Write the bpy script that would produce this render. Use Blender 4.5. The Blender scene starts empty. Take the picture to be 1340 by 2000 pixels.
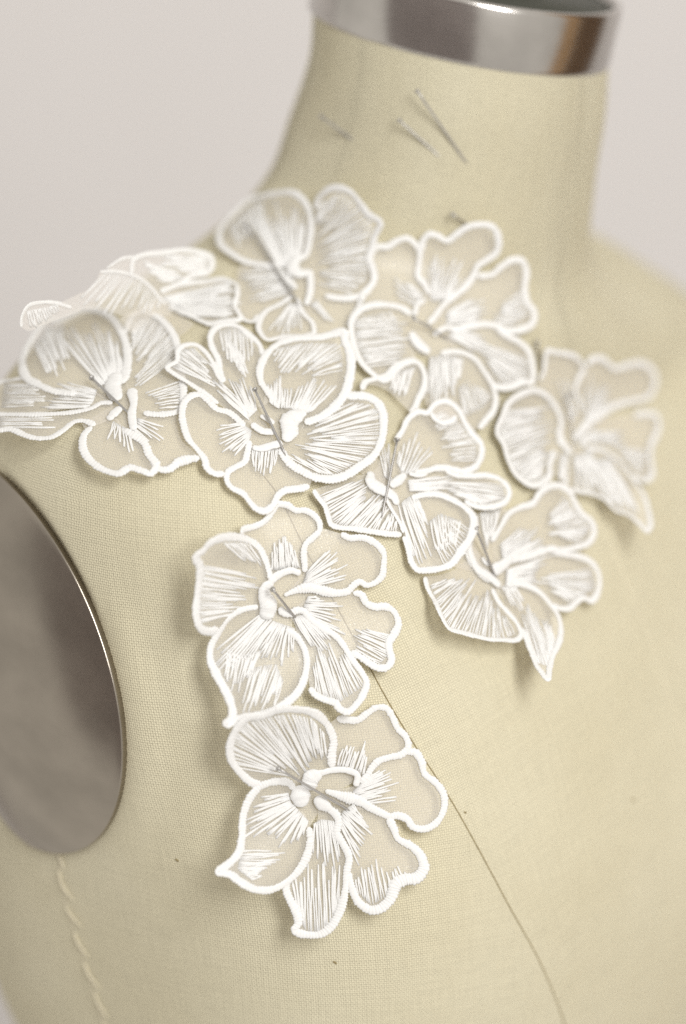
import bpy, bmesh, math, random
import numpy as np
from mathutils import Vector, Matrix
from mathutils.bvhtree import BVHTree
from mathutils.geometry import delaunay_2d_cdt

random.seed(7); rng = np.random.default_rng(7)
sc = bpy.context.scene
COL = sc.collection

# ------------------------------------------------------------------ camera
YAW, PITCH, DIST = math.radians(50), math.radians(13), 0.90
AIM = np.array([-0.071, -0.033, -0.094])
FW = np.array([math.sin(YAW)*math.cos(PITCH), math.cos(YAW)*math.cos(PITCH), -math.sin(PITCH)])
RT = np.array([math.cos(YAW), -math.sin(YAW), 0.0])
UP = np.cross(RT, FW)
CAM = AIM - FW*DIST
SPX = 85/36*2000.0                       # pixels of the 1340 x 2000 photo per unit of slope
cd = bpy.data.cameras.new("camera"); cam = bpy.data.objects.new("camera", cd); COL.objects.link(cam)
cd.sensor_fit = 'VERTICAL'; cd.sensor_height = 36; cd.lens = 85; cd.clip_start = 0.05; cd.clip_end = 60
m = Matrix(((RT[0], UP[0], -FW[0], CAM[0]), (RT[1], UP[1], -FW[1], CAM[1]), (RT[2], UP[2], -FW[2], CAM[2]), (0, 0, 0, 1)))
cam.matrix_world = m
cd.dof.use_dof = True; cd.dof.aperture_fstop = 2.4
cd.dof.focus_distance = 0.80
sc.camera = cam

# ------------------------------------------------------------------ light of the room
sc.render.engine = 'CYCLES'
sc.cycles.transparent_max_bounces = 24
sc.cycles.max_bounces = 8
sc.cycles.use_denoising = False
sc.cycles.sample_clamp_direct = 6.0; sc.cycles.sample_clamp_indirect = 4.0
sc.view_settings.view_transform = 'Standard'; sc.view_settings.look = 'None'
sc.view_settings.exposure = 0.10; sc.view_settings.gamma = 1.0
w = bpy.data.worlds.new("World"); sc.world = w; w.use_nodes = True
bg = w.node_tree.nodes['Background']
bg.inputs[0].default_value = (1.0, 0.955, 0.875, 1); bg.inputs[1].default_value = 0.66

def area(name, pos, aim, sx, sy, power, colr):
    l = bpy.data.lights.new(name, 'AREA'); l.shape = 'RECTANGLE'; l.size = sx; l.size_y = sy
    l.energy = power; l.color = colr
    o = bpy.data.objects.new(name, l); COL.objects.link(o)
    o.location = Vector(pos)
    o.rotation_euler = (Vector(aim)-Vector(pos)).to_track_quat('-Z', 'Y').to_euler()
    return o
AIMV = Vector((-0.09, -0.08, -0.08))
def off(r, u, t): return Vector(AIM + RT*r + UP*u - FW*t)
area("window_light", off(0.84, 0.60, 1.90), AIMV, 0.56, 1.20, 30.5, (1.0, 0.99, 0.965))

# ------------------------------------------------------------------ materials
def mat(name):
    mt = bpy.data.materials.new(name); mt.use_nodes = True
    nt = mt.node_tree; return mt, nt, nt.nodes['Principled BSDF']
def nd(nt, t, **kw):
    n = nt.nodes.new(t)
    for k, v in kw.items(): setattr(n, k, v)
    return n
def math_n(nt, op, a, b=None, c=None):
    n = nt.nodes.new('ShaderNodeMath'); n.operation = op
    for i, v in enumerate((a, b, c)):
        if v is None: continue
        if isinstance(v, (int, float)): n.inputs[i].default_value = v
        else: nt.links.new(v, n.inputs[i])
    return n.outputs[0]
def ramp(nt, fac, stops):
    r = nt.nodes.new('ShaderNodeValToRGB'); nt.links.new(fac, r.inputs[0])
    e = r.color_ramp.elements
    while len(e) < len(stops): e.new(0.5)
    for i, (p, c) in enumerate(stops): e[i].position = p; e[i].color = (*c, 1)
    return r.outputs[0]

def make_canvas():
    mt, nt, b = mat("linen_canvas"); L = nt.links.new
    uv = nd(nt, 'ShaderNodeUVMap'); uv.uv_map = "UVMap"
    wob = nd(nt, 'ShaderNodeTexNoise'); wob.inputs['Scale'].default_value = 55; wob.inputs['Detail'].default_value = 2
    L(uv.outputs[0], wob.inputs['Vector'])
    vs = nd(nt, 'ShaderNodeVectorMath', operation='SUBTRACT'); L(wob.outputs['Color'], vs.inputs[0]); vs.inputs[1].default_value = (.5, .5, .5)
    vm = nd(nt, 'ShaderNodeVectorMath', operation='SCALE'); L(vs.outputs[0], vm.inputs[0]); vm.inputs['Scale'].default_value = 0.0012
    va = nd(nt, 'ShaderNodeVectorMath', operation='ADD'); L(uv.outputs[0], va.inputs[0]); L(vm.outputs[0], va.inputs[1])
    sx = nd(nt, 'ShaderNodeSeparateXYZ'); L(va.outputs[0], sx.inputs[0])
    P = 0.00088
    su = math_n(nt, 'SINE', math_n(nt, 'MULTIPLY', sx.outputs[0], math.pi/P))
    sv = math_n(nt, 'SINE', math_n(nt, 'MULTIPLY', sx.outputs[1], math.pi/P*1.06))
    prod = math_n(nt, 'MULTIPLY', su, sv)                       # over-under of a plain weave
    au = math_n(nt, 'ABSOLUTE', su); av = math_n(nt, 'ABSOLUTE', sv)
    thr = math_n(nt, 'MULTIPLY', math_n(nt, 'POWER', au, 0.5), math_n(nt, 'POWER', av, 0.5))
    h = math_n(nt, 'ADD', math_n(nt, 'MULTIPLY', prod, 0.35), thr)
    # slubs: threads of uneven thickness along both directions
    def streak(sc_u, sc_v):
        mp = nd(nt, 'ShaderNodeMapping'); mp.inputs['Scale'].default_value = (sc_u, sc_v, 1); L(uv.outputs[0], mp.inputs[0])
        n = nd(nt, 'ShaderNodeTexNoise'); n.inputs['Scale'].default_value = 1; n.inputs['Detail'].default_value = 2; L(mp.outputs[0], n.inputs['Vector']); return n.outputs[0]
    s1 = streak(60, 900); s2 = streak(900, 60)
    big = nd(nt, 'ShaderNodeTexNoise'); big.inputs['Scale'].default_value = 14; big.inputs['Detail'].default_value = 4; L(uv.outputs[0], big.inputs['Vector'])
    base = ramp(nt, big.outputs[0], [(0.3, (0.715, 0.660, 0.482)), (0.7, (0.760, 0.710, 0.537))])
    mul = math_n(nt, 'ADD', math_n(nt, 'MULTIPLY', math_n(nt, 'ADD', s1, s2), 0.16), 0.84)
    gap = math_n(nt, 'ADD', math_n(nt, 'MULTIPLY', thr, 0.30), 0.80)
    # sparse brown specks in the cloth
    vo = nd(nt, 'ShaderNodeTexVoronoi'); vo.inputs['Scale'].default_value = 19; L(uv.outputs[0], vo.inputs['Vector'])
    rad = math_n(nt, 'MULTIPLY', math_n(nt, 'GREATER_THAN', math_n(nt, 'MULTIPLY', vo.outputs['Color'], 1.0), 0.55), 0.012)
    speck = math_n(nt, 'LESS_THAN', vo.outputs['Distance'], rad)
    mixm = nd(nt, 'ShaderNodeMix', data_type='RGBA', blend_type='MULTIPLY'); mixm.inputs[0].default_value = 1
    L(base, mixm.inputs[6])
    cmb = nd(nt, 'ShaderNodeCombineColor'); v = math_n(nt, 'MULTIPLY', mul, gap)
    for i in range(3): L(v, cmb.inputs[i])
    L(cmb.outputs[0], mixm.inputs[7])
    mx2 = nd(nt, 'ShaderNodeMix', data_type='RGBA'); L(speck, mx2.inputs[0]); L(mixm.outputs[2], mx2.inputs[6]); mx2.inputs[7].default_value = (.22, .13, .06, 1)
    L(mx2.outputs[2], b.inputs['Base Color'])
    bp = nd(nt, 'ShaderNodeBump'); bp.inputs['Strength'].default_value = 1.0; bp.inputs['Distance'].default_value = 0.00018
    hh = math_n(nt, 'ADD', h, math_n(nt, 'MULTIPLY', math_n(nt, 'ADD', s1, s2), 0.8))
    L(hh, bp.inputs['Height']); L(bp.outputs[0], b.inputs['Normal'])
    b.inputs['Roughness'].default_value = 0.85; b.inputs['Specular IOR Level'].default_value = 0.2
    b.inputs['Sheen Weight'].default_value = 0.08
    return mt
M_CANVAS = make_canvas()

def make_thread(name, colr, rough=0.55):
    mt, nt, b = mat(name); L = nt.links.new
    tc = nd(nt, 'ShaderNodeTexCoord'); n = nd(nt, 'ShaderNodeTexNoise'); n.inputs['Scale'].default_value = 900; L(tc.outputs['Object'], n.inputs['Vector'])
    c = ramp(nt, n.outputs[0], [(0.3, tuple(x*.95 for x in colr)), (0.7, colr)]); L(c, b.inputs['Base Color'])
    b.inputs['Roughness'].default_value = rough; b.inputs['Specular IOR Level'].default_value = 0.35
    b.inputs['Sheen Weight'].default_value = 0.1
    if colr[2] > .8:
        t = nd(nt, 'ShaderNodeBsdfTranslucent'); t.inputs[0].default_value = (*colr, 1); ms = nd(nt, 'ShaderNodeMixShader'); ms.inputs[0].default_value = .0
        L(b.outputs[0], ms.inputs[1]); L(t.outputs[0], ms.inputs[2]); L(ms.outputs[0], nt.nodes['Material Output'].inputs[0])
    return mt
M_THREAD = make_thread("white_rayon_thread", (0.87, 0.87, 0.865))
M_STITCH = make_thread("cream_thread", (0.76, 0.70, 0.54), 0.7)
M_SEAM = make_thread("dark_seam_thread", (0.30, 0.24, 0.12), 0.8)

def make_organza():
    mt = bpy.data.materials.new("sheer_organza"); mt.use_nodes = True
    nt = mt.node_tree; nt.nodes.clear(); L = nt.links.new
    out = nd(nt, 'ShaderNodeOutputMaterial')
    tr = nd(nt, 'ShaderNodeBsdfTransparent'); tr.inputs[0].default_value = (1.0, 0.985, 0.96, 1)
    df = nd(nt, 'ShaderNodeBsdfDiffuse'); df.inputs[0].default_value = (0.97, 0.95, 0.92, 1)
    tl = nd(nt, 'ShaderNodeBsdfTranslucent'); tl.inputs[0].default_value = (0.97, 0.95, 0.92, 1)
    gl = nd(nt, 'ShaderNodeBsdfGlossy'); gl.inputs['Roughness'].default_value = 0.32
    m1 = nd(nt, 'ShaderNodeMixShader'); m1.inputs[0].default_value = 0.28; L(df.outputs[0], m1.inputs[1]); L(tl.outputs[0], m1.inputs[2])
    uv = nd(nt, 'ShaderNodeUVMap'); uv.uv_map = "UVMap"
    vo = nd(nt, 'ShaderNodeTexVoronoi'); vo.inputs['Scale'].default_value = 2600; L(uv.outputs[0], vo.inputs['Vector'])
    sp = math_n(nt, 'MULTIPLY', math_n(nt, 'GREATER_THAN', vo.outputs['Color'], 0.86), 0.12)
    m2 = nd(nt, 'ShaderNodeMixShader'); L(math_n(nt, 'ADD', sp, 0.05), m2.inputs[0]); L(m1.outputs[0], m2.inputs[1]); L(gl.outputs[0], m2.inputs[2])
    n = nd(nt, 'ShaderNodeTexNoise'); n.inputs['Scale'].default_value = 1500; n.inputs['Detail'].default_value = 1; L(uv.outputs[0], n.inputs['Vector'])
    fac = math_n(nt, 'ADD', math_n(nt, 'MULTIPLY', n.outputs[0], 0.24), 0.30)
    m3 = nd(nt, 'ShaderNodeMixShader'); L(fac, m3.inputs[0]); L(tr.outputs[0], m3.inputs[1]); L(m2.outputs[0], m3.inputs[2])
    L(m3.outputs[0], out.inputs[0])
    return mt
M_ORG = make_organza()

def make_steel(name, colr, rough, brush, aniso=0.0):
    mt, nt, b = mat(name); L = nt.links.new
    b.inputs['Metallic'].default_value = 1.0
    uv = nd(nt, 'ShaderNodeUVMap'); uv.uv_map = "UVMap"
    mp = nd(nt, 'ShaderNodeMapping'); mp.inputs['Scale'].default_value = brush; L(uv.outputs[0], mp.inputs[0])
    n = nd(nt, 'ShaderNodeTexNoise'); n.inputs['Scale'].default_value = 1; n.inputs['Detail'].default_value = 4; L(mp.outputs[0], n.inputs['Vector'])
    n2 = nd(nt, 'ShaderNodeTexNoise'); n2.inputs['Scale'].default_value = 45; n2.inputs['Detail'].default_value = 5; L(uv.outputs[0], n2.inputs['Vector'])
    c = ramp(nt, n2.outputs[0], [(0.3, tuple(x*.78 for x in colr)), (0.62, colr)]); L(c, b.inputs['Base Color'])
    r = math_n(nt, 'ADD', math_n(nt, 'MULTIPLY', n.outputs[0], 0.16), rough-0.08); L(r, b.inputs['Roughness'])
    bp = nd(nt, 'ShaderNodeBump'); bp.inputs['Strength'].default_value = 0.25; bp.inputs['Distance'].default_value = 0.00008
    L(n.outputs[0], bp.inputs['Height']); L(bp.outputs[0], b.inputs['Normal'])
    b.inputs['Anisotropic'].default_value = aniso
    return mt
M_RING = make_steel("brushed_steel_ring", (0.60, 0.575, 0.55), 0.19, (8, 1500, 1))
M_PLATE = make_steel("worn_steel_plate", (0.40, 0.36, 0.31), 0.24, (140, 90, 1))
M_RIM = make_steel("dark_steel_rim", (0.40, 0.375, 0.385), 0.2, (200, 20, 1))
mt, nt, b = mat("pin_steel"); b.inputs['Metallic'].default_value = 1; b.inputs['Base Color'].default_value = (.52, .51, .50, 1); b.inputs['Roughness'].default_value = .42
M_PIN = mt
mt, nt, b = mat("dark_cap"); b.inputs['Base Color'].default_value = (.045, .047, .035, 1); b.inputs['Roughness'].default_value = .5
M_CAP = mt
def make_wall():
    mt, nt, b = mat("painted_plaster"); L = nt.links.new
    tc = nd(nt, 'ShaderNodeTexCoord'); n = nd(nt, 'ShaderNodeTexNoise'); n.inputs['Scale'].default_value = 1.6; n.inputs['Detail'].default_value = 5; L(tc.outputs['Object'], n.inputs['Vector'])
    c = ramp(nt, n.outputs[0], [(0.3, (.795, .775, .775)), (0.7, (.835, .815, .82))]); L(c, b.inputs['Base Color'])
    n2 = nd(nt, 'ShaderNodeTexNoise'); n2.inputs['Scale'].default_value = 220; L(tc.outputs['Object'], n2.inputs['Vector'])
    bp = nd(nt, 'ShaderNodeBump'); bp.inputs['Strength'].default_value = .2; bp.inputs['Distance'].default_value = .001; L(n2.outputs[0], bp.inputs['Height']); L(bp.outputs[0], b.inputs['Normal'])
    b.inputs['Roughness'].default_value = .85
    return mt
M_WALL = make_wall()

# ------------------------------------------------------------------ object helpers
def mesh_obj(name, verts, faces, material, parent=None, uv=None, smooth=True):
    me = bpy.data.meshes.new(name)
    verts = np.asarray(verts, np.float64)
    me.from_pydata(verts.tolist(), [], faces if isinstance(faces, list) else faces.tolist())
    if smooth: me.polygons.foreach_set('use_smooth', [True]*len(me.polygons))
    if uv is not None:
        ul = me.uv_layers.new(name="UVMap")
        li = np.zeros(len(me.loops), np.int32); me.loops.foreach_get('vertex_index', li)
        ul.data.foreach_set('uv', np.asarray(uv, np.float32)[li].ravel())
    me.materials.append(material); me.update()
    o = bpy.data.objects.new(name, me); COL.objects.link(o)
    if parent is not None:
        o.parent = parent
        if parent.type == 'EMPTY' or True:
            wm = Matrix.Translation(ORG.get(parent.name, Vector((0, 0, 0))))
            me.transform(wm.inverted()); ORG[o.name] = ORG.get(parent.name, Vector((0, 0, 0)))
    return o
ORG = {}
def empty(name, loc, label, cat, group=None):
    o = bpy.data.objects.new(name, None); COL.objects.link(o); o.location = Vector(loc); o.empty_display_size = .01
    ORG[o.name] = Vector(loc); o['label'] = label; o['category'] = cat
    if group: o['group'] = group
    return o
def loft(rings, closed=True, cap=True):
    """rings (m,k,3) -> verts, faces"""
    m_, k_ = rings.shape[:2]; V = rings.reshape(-1, 3)
    i = np.arange(m_-1)[:, None]; j = np.arange(k_ if closed else k_-1)[None, :]; j2 = (j+1) % k_
    F = np.stack([i*k_+j, i*k_+j2, (i+1)*k_+j2, (i+1)*k_+j], -1).reshape(-1, 4).tolist()
    if cap:
        F.append(list(range(k_))[::-1]); F.append(list(range((m_-1)*k_, m_*k_)))
    return V, F
def crs(pts, step):
    """smooth curve through pts, resampled every `step`"""
    p = np.asarray(pts, float)
    if len(p) < 3:
        n = max(2, int(np.linalg.norm(p[-1]-p[0])/step)); t = np.linspace(0, 1, n)[:, None]; return p[0]*(1-t)+p[-1]*t
    q = np.vstack([2*p[0]-p[1], p, 2*p[-1]-p[-2]]); out = []
    for i in range(1, len(q)-2):
        a, b_, c, d = q[i-1], q[i], q[i+1], q[i+2]
        t0 = 0; t1 = np.linalg.norm(b_-a)**.5+1e-6; t2 = t1+np.linalg.norm(c-b_)**.5+1e-6; t3 = t2+np.linalg.norm(d-c)**.5+1e-6
        t = np.linspace(t1, t2, 24, endpoint=False)[:, None]
        A1 = (t1-t)/(t1-t0)*a+(t-t0)/(t1-t0)*b_; A2 = (t2-t)/(t2-t1)*b_+(t-t1)/(t2-t1)*c; A3 = (t3-t)/(t3-t2)*c+(t-t2)/(t3-t2)*d
        B1 = (t2-t)/(t2-t0)*A1+(t-t0)/(t2-t0)*A2; B2 = (t3-t)/(t3-t1)*A2+(t-t1)/(t3-t1)*A3
        out.append((t2-t)/(t2-t1)*B1+(t-t1)/(t2-t1)*B2)
    out.append(p[-1:]); o = np.vstack(out)
    s = np.r_[0, np.cumsum(np.linalg.norm(np.diff(o, axis=0), axis=1))]
    n = max(3, int(s[-1]/step)+1); u = np.linspace(0, s[-1], n)
    return np.stack([np.interp(u, s, o[:, k]) for k in range(o.shape[1])], -1)

# ------------------------------------------------------------------ wall
wc = AIM + FW*1.15
R2 = np.array([RT[0], RT[1], 0]); 
wv = [wc - R2*3 + np.array([0, 0, -2.0]), wc + R2*3 + np.array([0, 0, -2.0]), wc + R2*3 + np.array([0, 0, 1.4]), wc - R2*3 + np.array([0, 0, 1.4])]
bk = np.array([FW[0], FW[1], 0]); bk /= np.linalg.norm(bk)
wv += [v + bk*.1 for v in wv]
wall = mesh_obj("wall", wv, [[0, 1, 2, 3], [5, 4, 7, 6], [4, 0, 3, 7], [1, 5, 6, 2], [3, 2, 6, 7], [4, 5, 1, 0]], M_WALL, smooth=False)
wall['kind'] = 'structure'

# added out of view for the steel to reflect: dark rear wall, wood at right
def make_plain(name, c1, c2, scale):
    mt, nt, b = mat(name); L = nt.links.new
    tc = nd(nt, 'ShaderNodeTexCoord'); mp = nd(nt, 'ShaderNodeMapping'); mp.inputs['Scale'].default_value = scale; L(tc.outputs['Object'], mp.inputs[0])
    n = nd(nt, 'ShaderNodeTexNoise'); n.inputs['Scale'].default_value = 3; n.inputs['Detail'].default_value = 5; L(mp.outputs[0], n.inputs['Vector'])
    L(ramp(nt, n.outputs[0], [(.3, c1), (.7, c2)]), b.inputs['Base Color']); b.inputs['Roughness'].default_value = .7
    return mt
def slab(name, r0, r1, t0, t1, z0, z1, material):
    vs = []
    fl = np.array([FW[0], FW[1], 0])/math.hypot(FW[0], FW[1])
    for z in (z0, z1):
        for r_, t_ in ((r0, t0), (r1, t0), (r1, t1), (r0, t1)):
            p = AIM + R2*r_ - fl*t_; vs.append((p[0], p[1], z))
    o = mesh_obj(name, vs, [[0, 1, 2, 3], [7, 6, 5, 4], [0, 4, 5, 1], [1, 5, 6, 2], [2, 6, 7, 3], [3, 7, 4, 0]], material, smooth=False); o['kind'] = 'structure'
slab("added_rear_wall", -4.4, 0.34, 2.45, 2.55, -2.0, 1.4, make_plain("dark_plaster", (.36, .325, .325), (.41, .37, .37), (1, 1, 1)))  # unseen wall, added and coloured dark for the steel to mirror
slab("added_wood_panel", 1.50, 1.56, 0.02, 0.36, -2.0, 1.4, make_plain("light_wood", (.50, .29, .12), (.60, .37, .17), (14, 14, 1)))  # unseen slab added to give the neck ring its brown reflection
slab("added_dark_panel", 1.50, 1.56, -0.85, 0.0, -2.0, 1.4, make_plain("dark_wood", (.12, .065, .03), (.17, .10, .05), (14, 14, 1)))  # unseen slab added for the dark brown edge in the ring

# ------------------------------------------------------------------ dress form body
TAB = np.array([  # z, cy, tilt, half width, front depth, back depth, exponent   (cm)
 [8.0,-3.1,14, 5.78,5.76,5.5,2], [6.0,-2.95,14, 5.85,5.79,5.55,2], [3.5,-2.29,15, 6.06,6.05,5.94,2],
 [1.2,-1.61,20, 6.95,6.57,5.84,2], [-0.6,-1.44,20, 9.32,7.46,6.48,2], [-2.4,-0.77,16, 13.23,8.39,7.24,2.1],
 [-4.4,0.1,10, 17.5,9.5,9.2,2.2], [-7.0,0.1,6, 19.0,10.8,10.4,2.3], [-11,0,3, 19.0,12.0,11,2.3],
 [-16,0,0, 18.7,13.4,11.5,2.5], [-22,0,0, 18.1,14.3,12.2,2.85], [-28,0,0, 17.1,13.8,12.6,2.8],
 [-34,0,0, 15.2,12.2,11.4,2.4], [-40,0,0, 14.0,10.9,10.4,2.1]], float)
def tab_interp(tt):
    k = len(TAB); d = np.zeros_like(TAB); d[1:-1] = (TAB[2:]-TAB[:-2])/2; d[0] = TAB[1]-TAB[0]; d[-1] = TAB[-1]-TAB[-2]
    i = np.minimum(tt.astype(int), k-2); u = (tt-i)[:, None]
    return (2*u**3-3*u**2+1)*TAB[i]+(u**3-2*u**2+u)*d[i]+(-2*u**3+3*u**2)*TAB[i+1]+(u**3-u**2)*d[i+1]
NB, KB = 330, 420
T_ = tab_interp(np.linspace(0, len(TAB)-1, NB))
ph = np.linspace(0, 2*np.pi, KB, endpoint=False); cph, sph = np.cos(ph), np.sin(ph)
BODY = np.zeros((NB, KB, 3))
for i, (z, cy, tl, a, bf, bb, n) in enumerate(T_):
    e = 2/n; x = a*np.sign(cph)*abs(cph)**e; y = np.sign(sph)*abs(sph)**e; y = np.where(y < 0, y*bf, y*bb); tl = math.radians(tl)
    BODY[i] = np.stack([x, cy+y*np.cos(tl), z+y*np.sin(tl)], -1)
BODY *= 0.01
w_ = np.clip((BODY[..., 0]-.05)/.08, 0, 1); w_ = w_*w_*(3-2*w_); BODY[..., 2] += .012*w_*np.clip((BODY[..., 2]+.16)/.1, 0, 1)   # far shoulder bent upward to fit the outline in the image
# the armhole plate: an oval disc set into the side; the cloth is drawn flat behind it
PC = np.array([-0.185, 0.0349, -0.1338]); PA = np.array([-0.003, -0.0652, 0.0]); PB = np.array([-0.002, 0.0183, 0.0719])
PN = np.cross(PB, PA); PN /= np.linalg.norm(PN)
if PN[0] > 0: PN = -PN
rel = BODY-PC; dn = rel@PN
G = np.array([[PA@PA, PA@PB], [PA@PB, PB@PB]]); ab = np.stack([rel@PA, rel@PB], -1)@np.linalg.inv(G)
ab[..., 0] = np.where(ab[..., 0] < 0, ab[..., 0]/0.6, ab[..., 0])   # the oval is blunter towards the back
rr = np.sqrt((ab**2).sum(-1))
lim = -0.0012 + np.maximum(0, rr-1.02)*0.055
near = (rel[..., 0] < 0.10) & (rr < 2.4)
push = np.where(near & (dn > lim), dn-lim, 0)
BODY = BODY - push[..., None]*PN
# gather towards the plate's edge where the cloth lay further in
low = np.where((rr < 1.6) & near, np.clip((1.25-rr)/0.25, 0, 1), 0)
want = np.minimum(-0.0012, lim); gap_ = np.where(dn-push < want, want-(dn-push), 0)
BODY = BODY + (low*low*(3-2*low)*np.minimum(gap_, 0.05))[..., None]*PN

BV, BF = loft(BODY, True, True)
# UV: arc length round the bust line, and down each meridian (metres)
ref = BODY[int(NB*.68)]; su = np.r_[0, np.cumsum(np.linalg.norm(np.diff(ref, axis=0), axis=1))]
sv = np.r_[0, np.cumsum(np.linalg.norm(np.diff(BODY[:, int(KB*.66)], axis=0), axis=1))]
UVB = np.stack(np.broadcast_arrays(su[None, :], sv[:, None]), -1).reshape(-1, 2)
form = empty("dress_form", (0, 0, -0.40), "cream linen dress form torso with steel neck ring, carrying the white lace flowers", "dress form")
torso = mesh_obj("torso", BV, BF, M_CANVAS, form, UVB)
bvh = BVHTree.FromPolygons([Vector(v) for v in BV], BF)

CV = Vector(CAM)
def ray(px, py):
    d = FW + RT*((px-670)/SPX) - UP*((py-1000)/SPX); return d        # unit depth along the axis
def at(px, py, t): return CAM + ray(px, py)*t
def hit(px, py):
    d = Vector(ray(px, py)); L_ = d.length
    r = bvh.ray_cast(CV, d/L_)
    if r[0] is None: return None, None
    n = r[1]
    if n.dot(d) > 0: n = -n
    return r[3]/L_, np.array(n)
def hit_fill(px, py):
    t, n = hit(px, py); k = 0
    while t is None and k < 80:
        k += 1; t, n = hit(px+k*2*0.35, py+k*4)
    return t

fh = hit(565, 1175)[0]
cd.dof.focus_distance = fh + 0.006

# the front panel, beyond the princess seam, is cut on another grain
def grain(o):
    me = o.data; ul = me.uv_layers[0].data
    px = np.array([(440, 560), (440, 780), (470, 850), (505, 915), (545, 970), (590, 1060), (655, 1180), (720, 1300), (757, 1368), (800, 1440), (850, 1515), (885, 1570), (930, 1650), (1000, 1780), (1050, 1870), (1085, 1950), (1115, 2040)], float)
    rel = BV-CAM; d_ = rel@FW; X = 670+SPX*(rel@RT)/d_; Y = 1000-SPX*(rel@UP)/d_
    nf = len(me.polygons); ls = np.zeros(nf, np.int32); lt = np.zeros(nf, np.int32); me.polygons.foreach_get('loop_start', ls); me.polygons.foreach_get('loop_total', lt)
    lv = np.zeros(len(me.loops), np.int32); me.loops.foreach_get('vertex_index', lv)
    uv = np.zeros(len(me.loops)*2, np.float32); ul.foreach_get('uv', uv); uv = uv.reshape(-1, 2)
    first = lv[ls]; xs = np.interp(Y[first], px[:, 1], px[:, 0])
    turn = (X[first] > xs) & (Y[first] > 640) & (BV[first][:, 1] < 0.02)
    fid = np.repeat(np.arange(nf), lt); ml = turn[fid]; a = math.radians(17); c_, s_ = math.cos(a), math.sin(a)
    u, v = uv[ml, 0].copy(), uv[ml, 1].copy(); uv[ml, 0] = c_*u-s_*v; uv[ml, 1] = s_*u+c_*v
    ul.foreach_set('uv', uv.ravel())
grain(torso)

# ---- neck ring
def ring_profile(prof, z_axis_tilt, cx, name, material, parent, k=160):
    rings = []
    for (r, h) in prof:
        rings.append(np.stack([r*np.cos(np.linspace(0, 2*np.pi, k, endpoint=False)), r*np.sin(np.linspace(0, 2*np.pi, k, endpoint=False)), np.full(k, h)], -1))
    R_ = np.array(rings); tl = math.radians(z_axis_tilt); c_, s_ = math.cos(tl), math.sin(tl)
    y = R_[..., 1]*c_-R_[..., 2]*s_; z = R_[..., 1]*s_+R_[..., 2]*c_
    R_ = np.stack([R_[..., 0]+cx[0], y+cx[1], z+cx[2]], -1)
    V, F = loft(R_, True, True)
    hs = np.array([p[1] for p in prof]); uu = np.linspace(0, .36, k)
    UV = np.stack(np.broadcast_arrays(uu[None, :], (hs+np.cumsum(np.r_[0, np.abs(np.diff([p[0] for p in prof]))]))[:, None]), -1).reshape(-1, 2)
    return mesh_obj(name, V, F, material, parent, UV)
RC = (0, -0.031, 0.08)
ring_profile([(0.050, -0.002), (0.0566, -0.002), (0.0580, -0.0012), (0.0583, 0.0002), (0.0583, 0.0200), (0.0578, 0.0213), (0.0567, 0.0218), (0.0555, 0.0214), (0.0548, 0.0204), (0.0546, 0.012)], 14, RC, "neck_ring", M_RING, form)
ring_profile([(0.0545, 0.002), (0.0545, 0.0195), (0.030, 0.0195), (0.028, 0.024), (0.010, 0.026)], 14, RC, "neck_cap", M_CAP, form, 96)

# ---- armhole plate (domed disc with a rolled edge)
k = 160; an = np.linspace(0, 2*np.pi, k, endpoint=False); rings = []; uvr = []
for (s_, h) in [(0.94, -0.004), (1.0, -0.003), (1.004, -0.0002), (1.0048, 0.0006), (1.0040, 0.0011), (1.001, 0.0014)] + [(q_, 0.0015+0.0118*(1-q_**2.6)) for q_ in (.998, .97, .93, .88, .82, .76, .70, .64, .58, .5, .4, .3, .2, .1, .01)]:
    rings.append(PC + s_*(np.outer(np.where(np.cos(an) < 0, .6, 1)*np.cos(an), PA)+np.outer(np.sin(an), PB)) + PN*h)
    uvr.append(np.stack([s_*np.cos(an)*.044, s_*np.sin(an)*.066], -1))
V, F = loft(np.array(rings)[::-1] if False else np.array(rings), True, True)
mesh_obj("arm_plate", V, F, M_PLATE, form, np.array(uvr).reshape(-1, 2))

# ---- tubes
def tube(P, r, N=None, sides=6, flat=1.0):
    """tube along P with radii r (scalar/array); returns verts, faces"""
    P = np.asarray(P, float); n = len(P); r = np.broadcast_to(np.asarray(r, float), (n,))
    T = np.gradient(P, axis=0); T /= np.linalg.norm(T, axis=1)[:, None]+1e-12
    if N is None: N = np.broadcast_to(-FW, P.shape)
    B = np.cross(N, T); B /= np.linalg.norm(B, axis=1)[:, None]+1e-12; N2 = np.cross(T, B)
    th = np.linspace(0, 2*np.pi, sides, endpoint=False)
    R_ = P[:, None]+r[:, None, None]*(np.cos(th)[None, :, None]*B[:, None]+flat*np.sin(th)[None, :, None]*N2[:, None])
    return loft(R_, True, True)
class Pool:
    def __init__(s): s.V = []; s.F = []; s.n = 0
    def add(s, VF):
        V, F = VF; s.V.append(V); s.F += [[i+s.n for i in f] for f in F]; s.n += len(V)
    def build(s, name, material, parent): return mesh_obj(name, np.vstack(s.V), s.F, material, parent)

def on_body(pts, lift, step=6):
    out = []
    for x, y in crs(pts, step):
        t, n = hit(x, y)
        if t is None: continue
        out.append(at(x, y, t)+n*lift)
    return np.array(out)
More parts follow.
